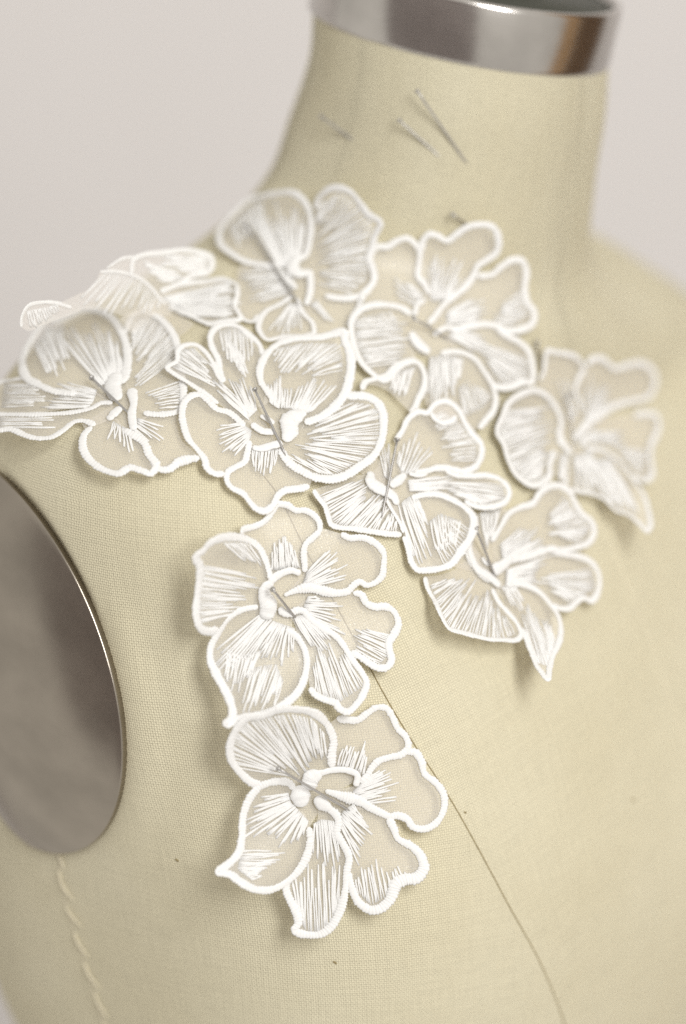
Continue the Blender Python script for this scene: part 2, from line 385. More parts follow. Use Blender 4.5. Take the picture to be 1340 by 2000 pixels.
# seams drawn on the cloth
def seam(name, pts, r, material, lift=0.0001, dash=None):
    P = on_body(pts, lift, 3)
    pl = Pool()
    if dash is None: pl.add(tube(P, r, sides=6))
    else:
        for i in range(0, len(P)-dash[0], dash[1]):
            q = P[i:i+dash[0]].copy(); pl.add(tube(q, r*np.sin(np.linspace(.35, np.pi-.35, len(q))), sides=6))
    return pl.build(name, material, form)
PRINCESS = [(440, 780), (470, 850), (505, 915), (545, 970), (590, 1060), (655, 1180), (720, 1300), (757, 1368), (800, 1440), (850, 1515), (885, 1570), (930, 1650), (1000, 1780), (1050, 1870), (1085, 1950), (1115, 2040)]
seam("princess_seam", PRINCESS, 0.00023, M_SEAM, 0.00002)
seam("princess_seam_stitches", PRINCESS, 0.00026, M_STITCH, 0.00006, (2, 5))
seam("front_seam", [(1132, 136), (1115, 330), (1090, 480), (1062, 640), (1080, 800), (1130, 940), (1190, 1060), (1250, 1200), (1315, 1380), (1345, 1500)], 0.00024, M_STITCH, -0.00008)
for x, y, l_ in ((346, 1680, 5), (654, 1880, 5), (908, 1587, 3), (1236, 1562, 4)):         # bits of brown fibre caught in the weave
    mesh_obj("fibre_speck", *tube(on_body([(x-l_*.6, y-l_*.4), (x+l_*.2, y), (x+l_*.6, y+l_*.5)], .0001, 1), .00035, sides=6, flat=.5), M_SEAM, form)
# hand stitches closing the side seam under the plate
SIDE = [[(116, 1655), (119, 1672), (128, 1697)], [(117, 1700), (124, 1728), (146, 1758)], [(131, 1772), (140, 1785), (161, 1810)], [(147, 1822), (156, 1843), (177, 1870)], [(166, 1880), (175, 1901), (197, 1930)], [(186, 1938), (195, 1960), (213, 1987)], [(203, 1998), (212, 2018), (230, 2040)]]
for s_ in SIDE:
    P = on_body(s_, 0.0006, 2); n_ = len(P)
    V, F = tube(P, 0.00043*np.sin(np.linspace(.5, np.pi-.25, n_))**.6, sides=8, flat=.7)
    mesh_obj("side_stitch", V, F, M_STITCH, form)
P = on_body([s_[0] for s_ in SIDE]+[SIDE[-1][-1]], -0.0001, 3)
mesh_obj("side_seam", *tube(P, 0.0005, sides=6, flat=.5), M_STITCH, form)

# ------------------------------------------------------------------ lace flowers
# Every flower: T = its crop of the image in pixels (x0, y0, scale), petals with c = corded edge, w = cord width, x = points that
# close the sheer cloth towards the heart, L = how far the rim stands off the form (mm), s = fields of long stitches.
FLOWERS = []
def flower(**k): FLOWERS.append(k)
def pet(c, w, x=(), L=3, s=(), z=0): return dict(c=c, w=w, x=list(x), L=L, s=s, z=z)

# back flower on the shoulder ridge
flower(label="lace flower seen edge-on over the shoulder ridge, behind the others", T=(0, 460, 2.68), ctr=(830, 330), base=1.0, pin=None, plane=((40, .842), (220, .848), (310, .868), (480, .884)),
 petals=[
 pet([(525,190),(600,188),(680,203),(740,230),(790,272),(830,318),(870,362)], 20, [(900,425),(760,412),(640,420),(560,390),(430,385),(300,368),(400,312),(480,272),(515,215)], 10,
   [([(540,200),(640,205),(740,245),(850,350)],[(400,340),(560,390),(700,410),(850,420)],24)]),
 pet([(112,480),(115,425),(150,368),(220,350),(300,355),(375,378)], 20, [(430,388),(300,440),(220,470),(150,500)], 9, [([(140,400),(300,365)],[(160,480),(330,400)],26)]),
 pet([(690,205),(700,130),(750,103),(850,92),(960,78),(1050,90),(1108,120),(1110,170),(1080,200),(1000,212),(940,252),(840,292)], 30, [(760,235)], 3,
   [([(960,215),(900,245)],[(780,140),(820,240)],22),([(1085,105),(1085,195)],[(860,105),(900,190)],26)]),
 pet([(840,297),(920,262),(1000,247),(1080,242),(1180,232),(1240,262),(1242,320),(1230,370),(1262,432),(1180,452),(1100,462),(1000,422),(880,372)], 32, [], 5,
   [([(870,320),(960,420)],[(1190,250),(1230,330),(1230,430)],48)]),
 pet([(560,172),(640,122),(700,112)], 16, [(700,200),(620,192)], 7, []),
 ], lobes=[])

flower(label="topmost lace flower, at the foot of the neck, thin pin across its upper left petal", T=(380, 340, 3.35), ctr=(680, 720), base=1.6, pin=((335,330),(610,740)),
 petals=[
 pet([(540,600),(430,590),(330,570),(240,520),(170,460),(160,380),(210,310),(270,240),(350,170),(440,145),(540,125),(630,120),(700,160),(745,230),(760,310),(755,400),(740,490),(720,550)], 48, [(640,610)], 5,
   [([(540,600),(620,580),(690,540)],[(390,350),(400,220),(520,190),(620,200),(700,260),(720,380)],40),([(220,360),(350,220),(450,180)],[(280,460),(380,380),(460,350)],20)]),
 pet([(790,230),(810,160),(870,105),(940,90),(1020,120),(1080,190),(1130,260),(1215,320),(1180,400),(1160,480),(1140,550),(1165,620),(1175,690),(1140,750),(1100,790),(1020,810),(930,810),(850,795)], 50, [(800,760),(790,640),(750,560),(770,400)], 5,
   [([(820,200),(950,130),(1080,220),(1150,340),(1110,500),(1120,680),(1000,790)],[(800,280),(800,380),(830,440),(830,560),(850,650),(850,690),(830,740)],64)], .3),
 pet([(1085,800),(1080,860),(1040,920),(1000,1000)], 36, [(980,1040),(800,1050),(780,960),(740,880),(770,830),(900,820)], 2,
   [([(760,860),(800,830)],[(850,950),(900,950)],10)]),
 pet([(650,790),(560,850),(470,895),(430,950),(420,1010),(470,1080),(600,1060),(720,1060),(780,1040),(770,970),(720,920),(690,870),(670,810)], 38, [], 2,
   [([(620,850),(680,860)],[(490,1010),(720,1020)],16)], .2),
 pet([(300,930),(340,960),(390,960),(420,920)], 34, [(480,880),(640,780),(640,700),(560,620),(300,600),(280,800)], 2,
   [([(560,620),(640,700),(620,780)],[(330,620),(350,740),(400,850)],28)]),
 ], lobes=[([(720,540),(660,560),(640,620),(690,650),(740,640)],(50,80,95,85,50)),([(750,640),(760,720),(750,800),(730,850)],(55,45,50,40)),([(600,690),(640,720),(660,745)],(45,40,35))])

flower(label="scalloped lace flower under the front of the neck, right of the topmost flower", T=(660, 420, 3.19), ctr=(600, 650), base=1.4, pin=((475,645),(590,715)),
 petals=[
 pet([(460,620),(400,580),(320,560),(220,560),(140,590),(90,650),(85,730),(110,840),(150,920),(220,990),(290,1030),(350,970),(420,920),(490,900)], 48, [(470,830),(440,740),(440,660)], 4,
   [([(120,650),(130,800),(200,950)],[(400,640),(430,780),(400,920)],36),([(140,640),(330,600)],[(200,680),(380,660)],12)], .4),
 pet([(150,540),(160,480),(220,430),(225,350),(200,270),(240,200),(310,195),(370,160),(430,145),(480,180),(510,230),(505,310),(500,380),(540,430),(570,490)], 40, [(560,560),(480,600),(400,570),(300,545)], 3,
   [([(470,560),(530,500)],[(350,510),(370,400),(450,420)],12)]),
 pet([(520,230),(530,160),(570,120),(620,130),(680,160),(740,120),(810,75),(900,60),(970,80),(1000,150),(990,230),(930,280),(870,320),(850,370),(800,440),(730,500),(660,560),(600,640)], 44, [(570,560),(510,390)], 3,
   [([(580,520),(680,520)],[(570,330),(600,270),(670,290),(780,310),(790,390)],18)]),
 pet([(870,380),(960,370),(1020,320),(1090,280),(1150,290),(1175,360),(1165,450),(1180,540),(1225,610),(1210,680),(1140,715),(1060,720),(990,690),(910,680),(830,690),(750,710),(690,710)], 46, [(640,640),(740,530),(820,450)], 3,
   [([(690,600),(690,680)],[(850,510),(930,600),(900,670)],20),([(1150,470),(1180,620),(1080,690)],[(1010,570),(1000,610),(960,660)],18)]),
 pet([(990,700),(1050,750),(1130,790),(1190,850),(1215,940),(1210,1040),(1150,1040),(1080,1070),(1010,1075),(960,1050)], 44, [(920,950),(850,860),(700,800),(690,730),(800,700)], 3,
   [([(700,760),(760,720)],[(900,880),(960,760)],18),([(1190,900),(1180,1020),(1020,1060)],[(900,800),(920,860),(960,960)],26)]),
 pet([(640,860),(720,850),(790,860),(860,900),(910,970),(960,1050),(985,1140),(970,1220),(920,1280),(880,1330)], 40, [(800,1340),(560,1200),(540,1100),(560,950)], 2,
   [([(570,900),(680,880),(780,900)],[(540,1150),(700,1150),(760,1000)],34),([(780,1250),(900,1200),(960,1120)],[(750,1060),(850,1050),(900,1080)],22)], .2),
 pet([(150,1090),(170,1040),(230,1020),(300,1000),(350,950),(420,915),(500,920),(540,990),(535,1080),(500,1150),(480,1200),(450,1230)], 40, [(380,1160),(300,1090),(200,1060)], 3,
   [([(330,1000),(480,950)],[(330,1100),(430,1130)],18)], .5),
 ], lobes=[([(460,740),(500,800),(560,850)],(55,85,60)),([(480,620),(495,560),(540,530)],(34,34,30)),([(600,745),(660,705),(700,700)],(30,36,36)),([(605,630),(590,650),(565,672)],(40,45,30))])

flower(label="lace flower above the steel arm plate, a round-headed pin in its heart", T=(0, 320, 2.68), ctr=(620, 1260), base=1.6, pin=((480,1120),(608,1243)),
 petals=[
 pet([(400,1200),(300,1195),(220,1165),(150,1130),(118,1070),(125,1000),(160,925),(205,855),(250,812),(300,822),(360,800),(430,768),(500,765),(570,795),(620,850),(655,930),(668,1010),(658,1090),(640,1150)], 46, [(600,1140),(540,1170)], 6,
   [([(520,1150),(590,1110),(640,1090)],[(330,950),(350,850),(460,830),(530,870),(570,880),(610,940),(640,1020)],40),([(180,960),(250,860),(320,860)],[(240,1080),(330,1080),(380,1040)],22)], .4),
 pet([(655,890),(690,805),(740,778),(800,788),(860,830),(905,890),(930,960),(945,1060),(960,1180),(945,1285),(880,1308),(800,1310),(750,1302)], 38, [(690,1230),(660,1140),(670,1000)], 3,
   [([(700,830),(780,800),(860,850),(910,930),(930,1010)],[(690,900),(700,1000),(740,1060),(730,1130),(745,1165)],40),([(940,1130),(940,1280)],[(780,1190),(820,1290)],16)]),
 pet([(790,1555),(830,1595),(880,1600),(940,1560),(1000,1545),(1045,1540)], 38, [(1010,1450),(960,1320),(760,1320),(700,1400),(760,1470)], 3,
   [([(730,1330),(690,1390)],[(860,1370),(850,1450),(790,1440),(740,1480)],14)]),
 pet([(480,1375),(440,1420),(435,1490),(470,1550),(540,1600),(620,1620),(680,1590),(740,1605),(790,1620),(820,1580),(780,1520),(755,1460),(700,1420),(650,1390)], 42, [(600,1330)], 12,
   [([(590,1350),(680,1400)],[(560,1430),(620,1450),(690,1520),(720,1500)],12)], .3),
 pet([(-60,1270),(-110,1210),(-50,1160),(60,1132),(140,1122),(215,1152)], 36, [(300,1200),(500,1190),(570,1240),(300,1290),(30,1310)], 5,
   [([(30,1150),(20,1280)],[(200,1160),(250,1270)],20),([(500,1180),(480,1240),(450,1280)],[(320,1130),(290,1210),(200,1290)],26)]),
 pet([(590,1250),(530,1252),(480,1278),(380,1300),(200,1312),(30,1312),(-60,1315),(-100,1360),(-40,1395),(60,1390),(130,1420),(190,1436),(270,1430),(330,1395),(390,1350),(440,1345),(500,1368)], 36, [(580,1330)], 12,
   [([(0,1325),(0,1385)],[(250,1325),(260,1390)],10)], .3),
 ], lobes=[([(605,1110),(590,1165),(610,1222)],(75,95,70)),([(690,1190),(700,1250),(690,1310),(700,1385)],(60,42,46,40)),([(625,1280),(600,1305),(570,1335)],(50,55,40))])

flower(label="crisp lace flower in mid-cluster with a shiny pin and a heart-shaped top petal", T=(320, 620, 2.913), ctr=(620, 650), base=3.0, pin=((518,410),(622,632)),
 petals=[
 pet([(620,470),(590,420),(555,370),(545,310),(565,240),(600,190),(660,145),(740,120),(820,115),(900,110),(960,95),(1025,80),(1030,130),(1060,200),(1065,280),(1055,350),(1030,430),(980,500),(920,550),(860,580),(800,600)], (42,42,46,52,58,42), [(760,540),(690,520)], 6,
   [([(600,480),(650,510),(720,510)],[(590,390),(640,340),(690,400),(750,400)],18),([(720,510),(800,540),(850,530)],[(760,400),(900,330),(990,370),(960,440)],22),([(640,180),(800,150),(1000,160),(1010,300)],[(620,225),(700,320),(800,300),(880,330)],36)], .4),
 pet([(1030,450),(1080,445),(1150,450),(1210,480),(1245,540),(1250,620),(1235,710),(1190,790),(1110,850),(1030,900),(940,920),(850,905),(780,870),(720,830),(680,780),(665,740)], 52, [(690,700),(770,660),(800,600),(920,560),(1020,480)], 5,
   [([(1060,490),(1160,500),(1220,560),(1210,700),(1120,800),(960,890),(860,880)],[(900,570),(880,640),(860,680),(780,740),(800,770),(720,790),(720,800)],62)]),
 pet([(830,960),(760,975),(690,985),(650,1015),(620,1070),(580,1100),(530,1090),(490,1050),(450,1000),(390,970),(360,930),(365,880),(410,850),(460,820),(475,770),(490,700)], 38, [(540,740),(660,740),(690,800),(760,870),(840,925)], 1.5,
   [([(500,740),(650,750)],[(505,840),(560,900),(640,870)],16)]),
 pet([(345,885),(300,890),(250,860),(230,800),(190,750),(140,690),(115,620),(105,540),(120,480),(160,445),(210,440),(260,480),(300,520),(370,540),(420,580),(460,620)], 40, [(490,680),(480,760),(460,820),(380,870)], 2.5,
   [([(440,600),(490,650),(490,690)],[(300,610),(330,700),(330,770),(420,790)],20)], .2),
 pet([(310,490),(230,430),(140,370),(60,320),(20,285),(75,245),(80,190),(115,160),(180,155),(235,195),(280,260),(310,330),(340,370)], 32, [(450,500),(500,600),(430,580)], 4,
   [([(60,290),(90,190),(180,180)],[(280,390),(270,350),(290,290)],26),([(480,580),(460,500)],[(330,450),(300,340)],18)], .2),
 pet([(340,370),(320,310),(310,240),(275,170),(265,110),(295,60),(350,40),(420,50),(480,95),(540,150),(565,215)], 38, [(540,300),(550,380),(600,470),(520,520),(440,460)], 3,
   [([(310,80),(400,60),(500,120)],[(340,200),(430,280),(520,240)],18),([(350,120),(440,200)],[(430,310),(480,310)],10),([(480,560),(530,520)],[(370,360),(500,380)],16)]),
 ], lobes=[([(800,540),(755,560),(715,590),(715,650),(695,695)],(40,90,110,100,55)),([(665,715),(610,730),(550,745),(510,740)],(45,44,44,34)),([(625,652),(560,645),(505,610)],(40,48,40)),([(622,602),(590,578),(555,560)],(34,38,30))])

flower(label="lace flower tucked under the centre flower's right petal, a pin standing above its heart", T=(600, 740, 3.19), ctr=(540, 690), base=2.0, pin=((560,380),(500,685)),
 petals=[
 pet([(40,690),(70,740),(110,790),(130,850),(150,905),(200,925),(300,935),(400,950),(500,965),(590,970)], 38, [(600,900),(560,800),(470,710),(370,600),(200,640),(100,670)], 3,
   [([(90,720),(130,820),(180,890),(350,930),(560,950)],[(320,630),(360,710),(440,720),(520,820),(560,880)],62)]),
 pet([(600,980),(630,1060),(650,1140),(690,1190),(750,1190),(830,1180),(900,1150),(960,1070),(1010,1000),(1040,910),(1030,850),(970,790),(900,750),(820,720),(740,720),(650,740)], (38,38,44,64,64,50,40,38), [(580,780),(590,880)], 6,
   [([(590,790),(650,740),(700,760)],[(680,1120),(740,1120),(760,940),(740,850)],24),([(760,900),(830,850),(960,890)],[(800,1090),(860,1110),(940,980)],22),([(850,1160),(940,1060),(1010,930)],[(780,1010),(850,930),(940,880)],14)], .3),
 pet([(860,570),(930,600),(1020,605),(1110,600),(1190,620),(1240,660),(1260,710),(1240,760),(1180,790),(1100,800),(1040,790),(980,760)], 38, [(850,720),(700,690),(620,640),(740,600)], 3,
   [([(640,630),(650,700)],[(860,600),(900,700)],16),([(1200,650),(1220,740),(1060,790)],[(880,640),(900,700),(980,740)],26)]),
 pet([(545,390),(590,330),(630,250),(690,205),(750,210),(800,155),(870,140),(940,190),(985,275),(1035,350),(1085,410),(1085,480),(1050,545),(980,575),(900,560),(820,555),(740,575),(670,590)], 42, [(600,600),(560,560)], 5,
   [([(560,520),(600,590),(680,570)],[(570,440),(660,370),(740,420),(820,460)],16),([(850,200),(950,280),(1050,400),(1050,520)],[(770,240),(850,340),(840,430),(910,520)],30)]),
 pet([(770,210),(800,250),(850,275),(900,262),(930,230)], 36, [(880,170),(820,170)], 5, [], .5),
 pet([(480,720),(520,800),(580,900),(600,960)], 26, [(560,760),(540,640),(540,480),(470,420),(440,540),(400,600)], 2,
   [([(480,600),(525,640)],[(450,480),(520,420)],10),([(560,760),(600,900)],[(640,1080),(690,1110)],8)], .3),
 ], lobes=[([(395,590),(400,645),(465,690),(535,730),(560,775)],(60,85,80,70,45)),([(605,600),(560,640),(525,662)],(50,60,45)),([(640,590),(690,600),(740,590)],(30,34,30))])

flower(label="blurred lace flower farthest right, a dark upright pin in it", T=(940, 660, 3.526), ctr=(680, 680), base=1.4, pin=((603,390),(628,670)),
 petals=[
 pet([(540,740),(545,640),(550,560),(510,470),(440,390),(360,360),(270,390),(190,450),(150,540),(110,650),(160,740),(190,850),(250,950),(340,1010),(420,1000),(470,950),(475,860),(510,780)], 50, [], 5,
   [([(170,500),(140,650),(200,840),(300,970),(420,970)],[(450,480),(440,600),(480,700),(460,820),(420,880)],64)], .4),
 pet([(400,290),(430,240),(440,160),(455,90),(520,100),(590,110),(650,130),(690,170),(710,210),(670,290),(650,370),(680,440),(690,510)], 42, [(640,600),(570,560),(530,470),(440,380),(380,330)], 3,
   [([(600,560),(660,540)],[(540,320),(620,330)],8)]),
 pet([(730,190),(760,150),(820,140),(870,170),(920,210),(1000,190),(1090,175),(1160,200),(1200,260),(1190,350),(1150,410),(1080,430),(980,450),(880,490),(800,550),(740,590)], 50, [(690,520),(680,430),(660,350),(690,270)], 4,
   [([(720,560),(800,530)],[(720,280),(860,310),(900,440)],16)]),
 pet([(1050,530),(1130,520),(1200,530),(1225,590),(1200,680),(1170,740),(1170,840),(1180,930),(1140,980),(1080,970),(1040,940)], 48, [(980,860),(880,760),(740,680),(800,580),(950,540)], 4,
   [([(760,640),(760,720)],[(950,640),(960,760)],12),([(1150,780),(1100,950)],[(950,750),(1000,860)],16)]),
 pet([(720,760),(820,770),(920,820),(990,900),(1060,990),(1120,1080),(1150,1180),(1165,1290),(1140,1330),(1080,1270),(1000,1210),(930,1190),(850,1110),(770,1075),(690,1060),(620,1040)], 40, [(560,1000),(500,930),(520,830),(600,790)], 12,
   [([(640,820),(760,800)],[(640,1040),(780,1060),(1000,1180)],44),([(800,850),(900,850)],[(950,1150),(1120,1250)],26),([(540,800),(600,820)],[(540,950),(600,1020)],12)], .3),
 ], lobes=[([(530,640),(560,720),(612,792)],(50,72,55)),([(745,580),(690,640),(650,690)],(80,70,50)),([(745,680),(720,700),(690,735)],(55,60,45))])

flower(label="lower right lace flower with one long petal drooping to a point", T=(800, 920, 3.35), ctr=(550, 630), base=1.6, pin=((435,375),(528,610)),
 petals=[
 pet([(100,690),(120,770),(170,860),(210,950),(260,1030),(340,1055),(430,1080),(520,1100),(620,1105),(700,1105),(730,1070),(700,990),(640,920),(580,850),(540,770)], 36, [(440,700),(370,590),(300,640),(200,680)], 17,
   [([(140,740),(200,880),(270,1010),(430,1060),(600,1090),(690,1060)],[(280,690),(350,730),(390,720),(470,810),(520,840),(620,930)],54)], .4),
 pet([(630,740),(720,740),(800,760),(870,810),(920,870),(970,940),(990,1020),(980,1110),(940,1200),(915,1290),(905,1365),(860,1310),(830,1270),(800,1190),(770,1110),(740,1030)], 40, [(680,960),(600,830),(560,740)], 13,
   [([(600,760),(700,760)],[(680,900),(780,870)],14),([(830,1240),(900,1260),(950,1100)],[(740,960),(790,940),(900,970),(920,1030)],26)]),
 pet([(940,530),(1020,545),(1110,560),(1180,590),(1230,650),(1245,720),(1230,800),(1190,850),(1140,830),(1090,860),(1050,895),(990,900),(930,870)], 42, [(860,790),(760,730),(640,720),(700,620),(800,560)], 4,
   [([(650,640),(640,720)],[(900,560),(850,640),(820,730)],20),([(1180,640),(1200,760),(1050,860)],[(870,680),(870,740),(930,790)],24)]),
 pet([(540,460),(600,360),(650,280),(720,240),(810,210),(850,150),(900,110),(980,95),(1050,140),(1085,210),(1130,280),(1190,330),(1210,400),(1170,470),(1090,500),(1000,520),(930,510),(860,530),(780,560),(690,580),(610,600)], 45, [(560,560)], 5,
   [([(600,480),(620,560),(720,570)],[(730,370),(810,390),(900,430),(950,470)],24),([(1010,170),(1080,250),(1180,370),(1110,470)],[(920,280),(930,330),(920,400),(1000,430)],30)], .2),
 pet([(400,450),(380,540),(430,640),(480,690),(540,720)], 42, [(560,600),(545,450),(640,255),(460,265),(410,380)], 2,
   [([(460,280),(600,240)],[(500,480),(530,480)],16)]),
 ], lobes=[([(390,480),(405,560),(445,640),(520,690),(585,745)],(36,50,55,60,50)),([(560,645),(610,615),(665,572)],(90,75,42)),([(480,570),(495,595),(525,610)],(28,36,28))])

flower(label="crisp lace flower on the seam, its left petal standing up and casting a shadow", T=(360, 970, 2.978), ctr=(600, 610), base=1.0, pin=((515,540),(607,655)),
 petals=[
 pet([(505,490),(490,420),(465,350),(430,290),(370,250),(300,235),(220,240),(150,270),(110,315),(65,352),(90,400),(90,470),(80,550),(70,640),(75,720),(100,770),(150,785),(200,770)], (44,40,48,50,50,54,54), [(260,700),(330,655),(430,640),(465,570)], 18,
   [([(110,390),(95,560),(105,740)],[(400,455),(360,580),(250,700)],36),([(230,275),(380,270)],[(350,375),(465,385)],12)], .2),
 pet([(330,215),(345,190),(400,175),(450,155),(485,125),(510,90),(545,45),(600,50),(650,80),(700,80),(750,105),(785,150),(785,200),(745,240),(705,280),(695,330),(700,390),(700,440)], 36, [(650,430),(540,450),(500,420),(470,340),(430,280)], 1,
   [([(505,425),(670,410)],[(510,300),(580,235),(645,290)],22)]),
 pet([(910,215),(960,240),(1040,240),(1110,270),(1160,330),(1160,400),(1150,460),(1110,500),(1060,515),(1020,495),(980,520),(950,550),(880,560),(800,545),(720,530),(650,545),(580,575)], (40,40,40,40,38,38,42,60,50,22), [(700,430),(705,330),(745,240),(800,190)], 3.5,
   [([(720,430),(700,500),(770,520)],[(845,290),(870,360),(945,430),(955,490)],26)]),
 pet([(980,560),(1030,570),(1060,620),(1110,640),(1170,640),(1220,670),(1245,740),(1220,800),(1190,850),(1195,900),(1205,950),(1180,990),(1130,995),(1080,970),(1020,930),(970,900)], 44, [(900,850),(760,740),(640,670),(720,590),(800,560),(900,570)], 2.5,
   [([(720,580),(705,640),(720,700)],[(770,580),(915,640),(915,720),(960,830)],24),([(1200,800),(1190,900),(1130,970)],[(1060,770),(985,800),(970,885)],20)], .1),
 pet([(560,640),(570,670),(610,680),(660,660),(700,670),(730,710),(800,760),(880,810),(930,870),(970,940),(1030,1020),(1060,1080),(1040,1150),(1000,1210),(950,1250),(900,1230),(880,1200),(820,1180),(760,1150),(730,1110)], 40, [(720,1050),(710,900),(660,820),(640,740)], 4.5,
   [([(640,710),(720,690)],[(740,880),(890,860)],18),([(760,1140),(900,1180),(1040,1090)],[(750,990),(800,880),(950,930)],28)], .2),
 pet([(430,640),(330,660),(260,710),(210,780),(160,860),(150,940),(180,1020),(230,1110),(270,1200),(280,1280),(245,1325),(300,1300),(360,1285),(450,1265),(560,1220),(650,1150),(700,1050),(712,950),(695,880),(650,810),(590,770)], (26,36,48,50,54,46,42,42,42), [(510,740)], 9,
   [([(430,690),(520,740),(640,770)],[(210,870),(215,1020),(430,960),(590,945),(650,870)],44),([(250,890),(340,930),(450,900)],[(230,1040),(300,1130),(390,1030)],22),([(390,1010),(450,995),(530,985),(575,1080)],[(325,1245),(420,1220),(540,1200)],26)], .3),
 ], lobes=[([(508,500),(468,530),(468,580),(488,635),(478,695)],(40,55,85,110,80)),([(500,495),(540,460),(580,440),(625,430),(672,445)],(44,48,44,38,34))])

flower(label="lowest lace flower, a long brownish pin slanting across its heart", T=(400, 1350, 2.68), ctr=(630, 550), base=2.0, pin=((385,405),(665,570)),
 petals=[
 pet([(665,400),(665,330),(675,260),(655,200),(620,150),(560,110),(470,95),(380,100),(300,130),(230,140),(185,175),(150,230),(130,300),(145,370),(190,430),(250,480),(300,490)], 44, [(440,490),(520,440),(600,410)], 14,
   [([(160,400),(150,280),(200,190),(320,150),(450,130),(560,150),(630,230)],[(400,440),(380,410),(485,415),(490,400),(555,370),(610,320),(640,330)],66)], .2),
 pet([(690,140),(740,150),(800,150),(850,115),(900,85),(950,90),(985,140),(1010,195),(1050,235),(1065,290),(1030,330),(970,345),(910,365),(875,400),(850,440),(815,480)], 35, [(790,440),(740,410),(670,400),(680,300),(650,180)], 2,
   [([(690,390),(800,420),(835,440)],[(720,300),(830,285),(855,350)],20)]),
 pet([(1055,320),(1100,320),(1135,370),(1150,430),(1210,480),(1250,540),(1250,620),(1210,690),(1150,720),(1090,710),(1060,670),(1010,650),(970,655),(930,640),(870,610),(800,570),(740,555),(690,540),(630,522)], (38,38,40,40,38,38,40,46,56,24), [(720,510),(815,480),(870,410),(960,355)], 3.5,
   [([(830,470),(780,530),(860,590)],[(920,400),(1010,440),(990,510),(1010,585)],26)]),
 pet([(960,660),(990,720),(1010,770),(1080,810),(1130,860),(1145,930),(1110,975),(1050,985),(1000,1010),(975,1080),(930,1130),(870,1145),(810,1110),(780,1060),(760,1000),(750,940)], (38,40,42,58,58,44,42,42), [(740,840),(700,760),(700,680),(760,600),(880,630)], 4,
   [([(780,590),(725,640),(710,710)],[(800,630),(870,740),(850,800),(830,870),(800,930)],26),([(790,1040),(870,1110),(960,1060),(1080,980)],[(780,970),(860,890),(960,890),(1050,930)],26)]),
 pet([(590,590),(640,610),(690,650),(700,690),(690,740),(730,810),(755,870),(740,960),(735,1040),(715,1130),(670,1220),(610,1270),(540,1275),(470,1252),(490,1210),(480,1160),(450,1100),(425,1030),(430,990)], (50,44,40,40,42,44,44,42,40), [(540,860),(560,740),(590,670)], 4,
   [([(570,700),(610,680),(680,690)],[(565,850),(620,870),(670,910),(730,890)],18),([(480,1140),(530,1240),(620,1250),(700,1130)],[(450,1000),(520,960),(610,880),(715,950)],30)], .2),
 pet([(470,520),(440,480),(360,475),(290,500),(230,570),(200,660),(195,760),(180,840),(130,900),(70,947),(130,958),(190,1000),(260,1035),(340,1040),(420,1005),(490,940),(535,860),(550,780),(545,710)], 42, [(520,640),(470,600)], 14,
   [([(430,530),(440,590),(540,680)],[(310,550),(230,650),(220,780),(360,770),(440,820),(530,740)],46),([(200,830),(180,930),(250,990)],[(390,830),(350,910),(270,980)],24)], .4),
 ], lobes=[([(600,432),(560,455),(542,495)],(50,95,80)),([(495,515),(500,550),(505,585)],(80,110,80)),([(590,565),(615,590),(650,612)],(55,70,45)),([(600,430),(680,412),(750,415),(798,440),(792,490)],(34,34,30,34,34))])

def pidx(P, t):
    P = np.asarray(P, float); s = np.r_[0, np.cumsum(np.linalg.norm(np.diff(P, axis=0), axis=1))]; s /= s[-1]
    return np.array([np.interp(t, s, P[:, 0]), np.interp(t, s, P[:, 1])])

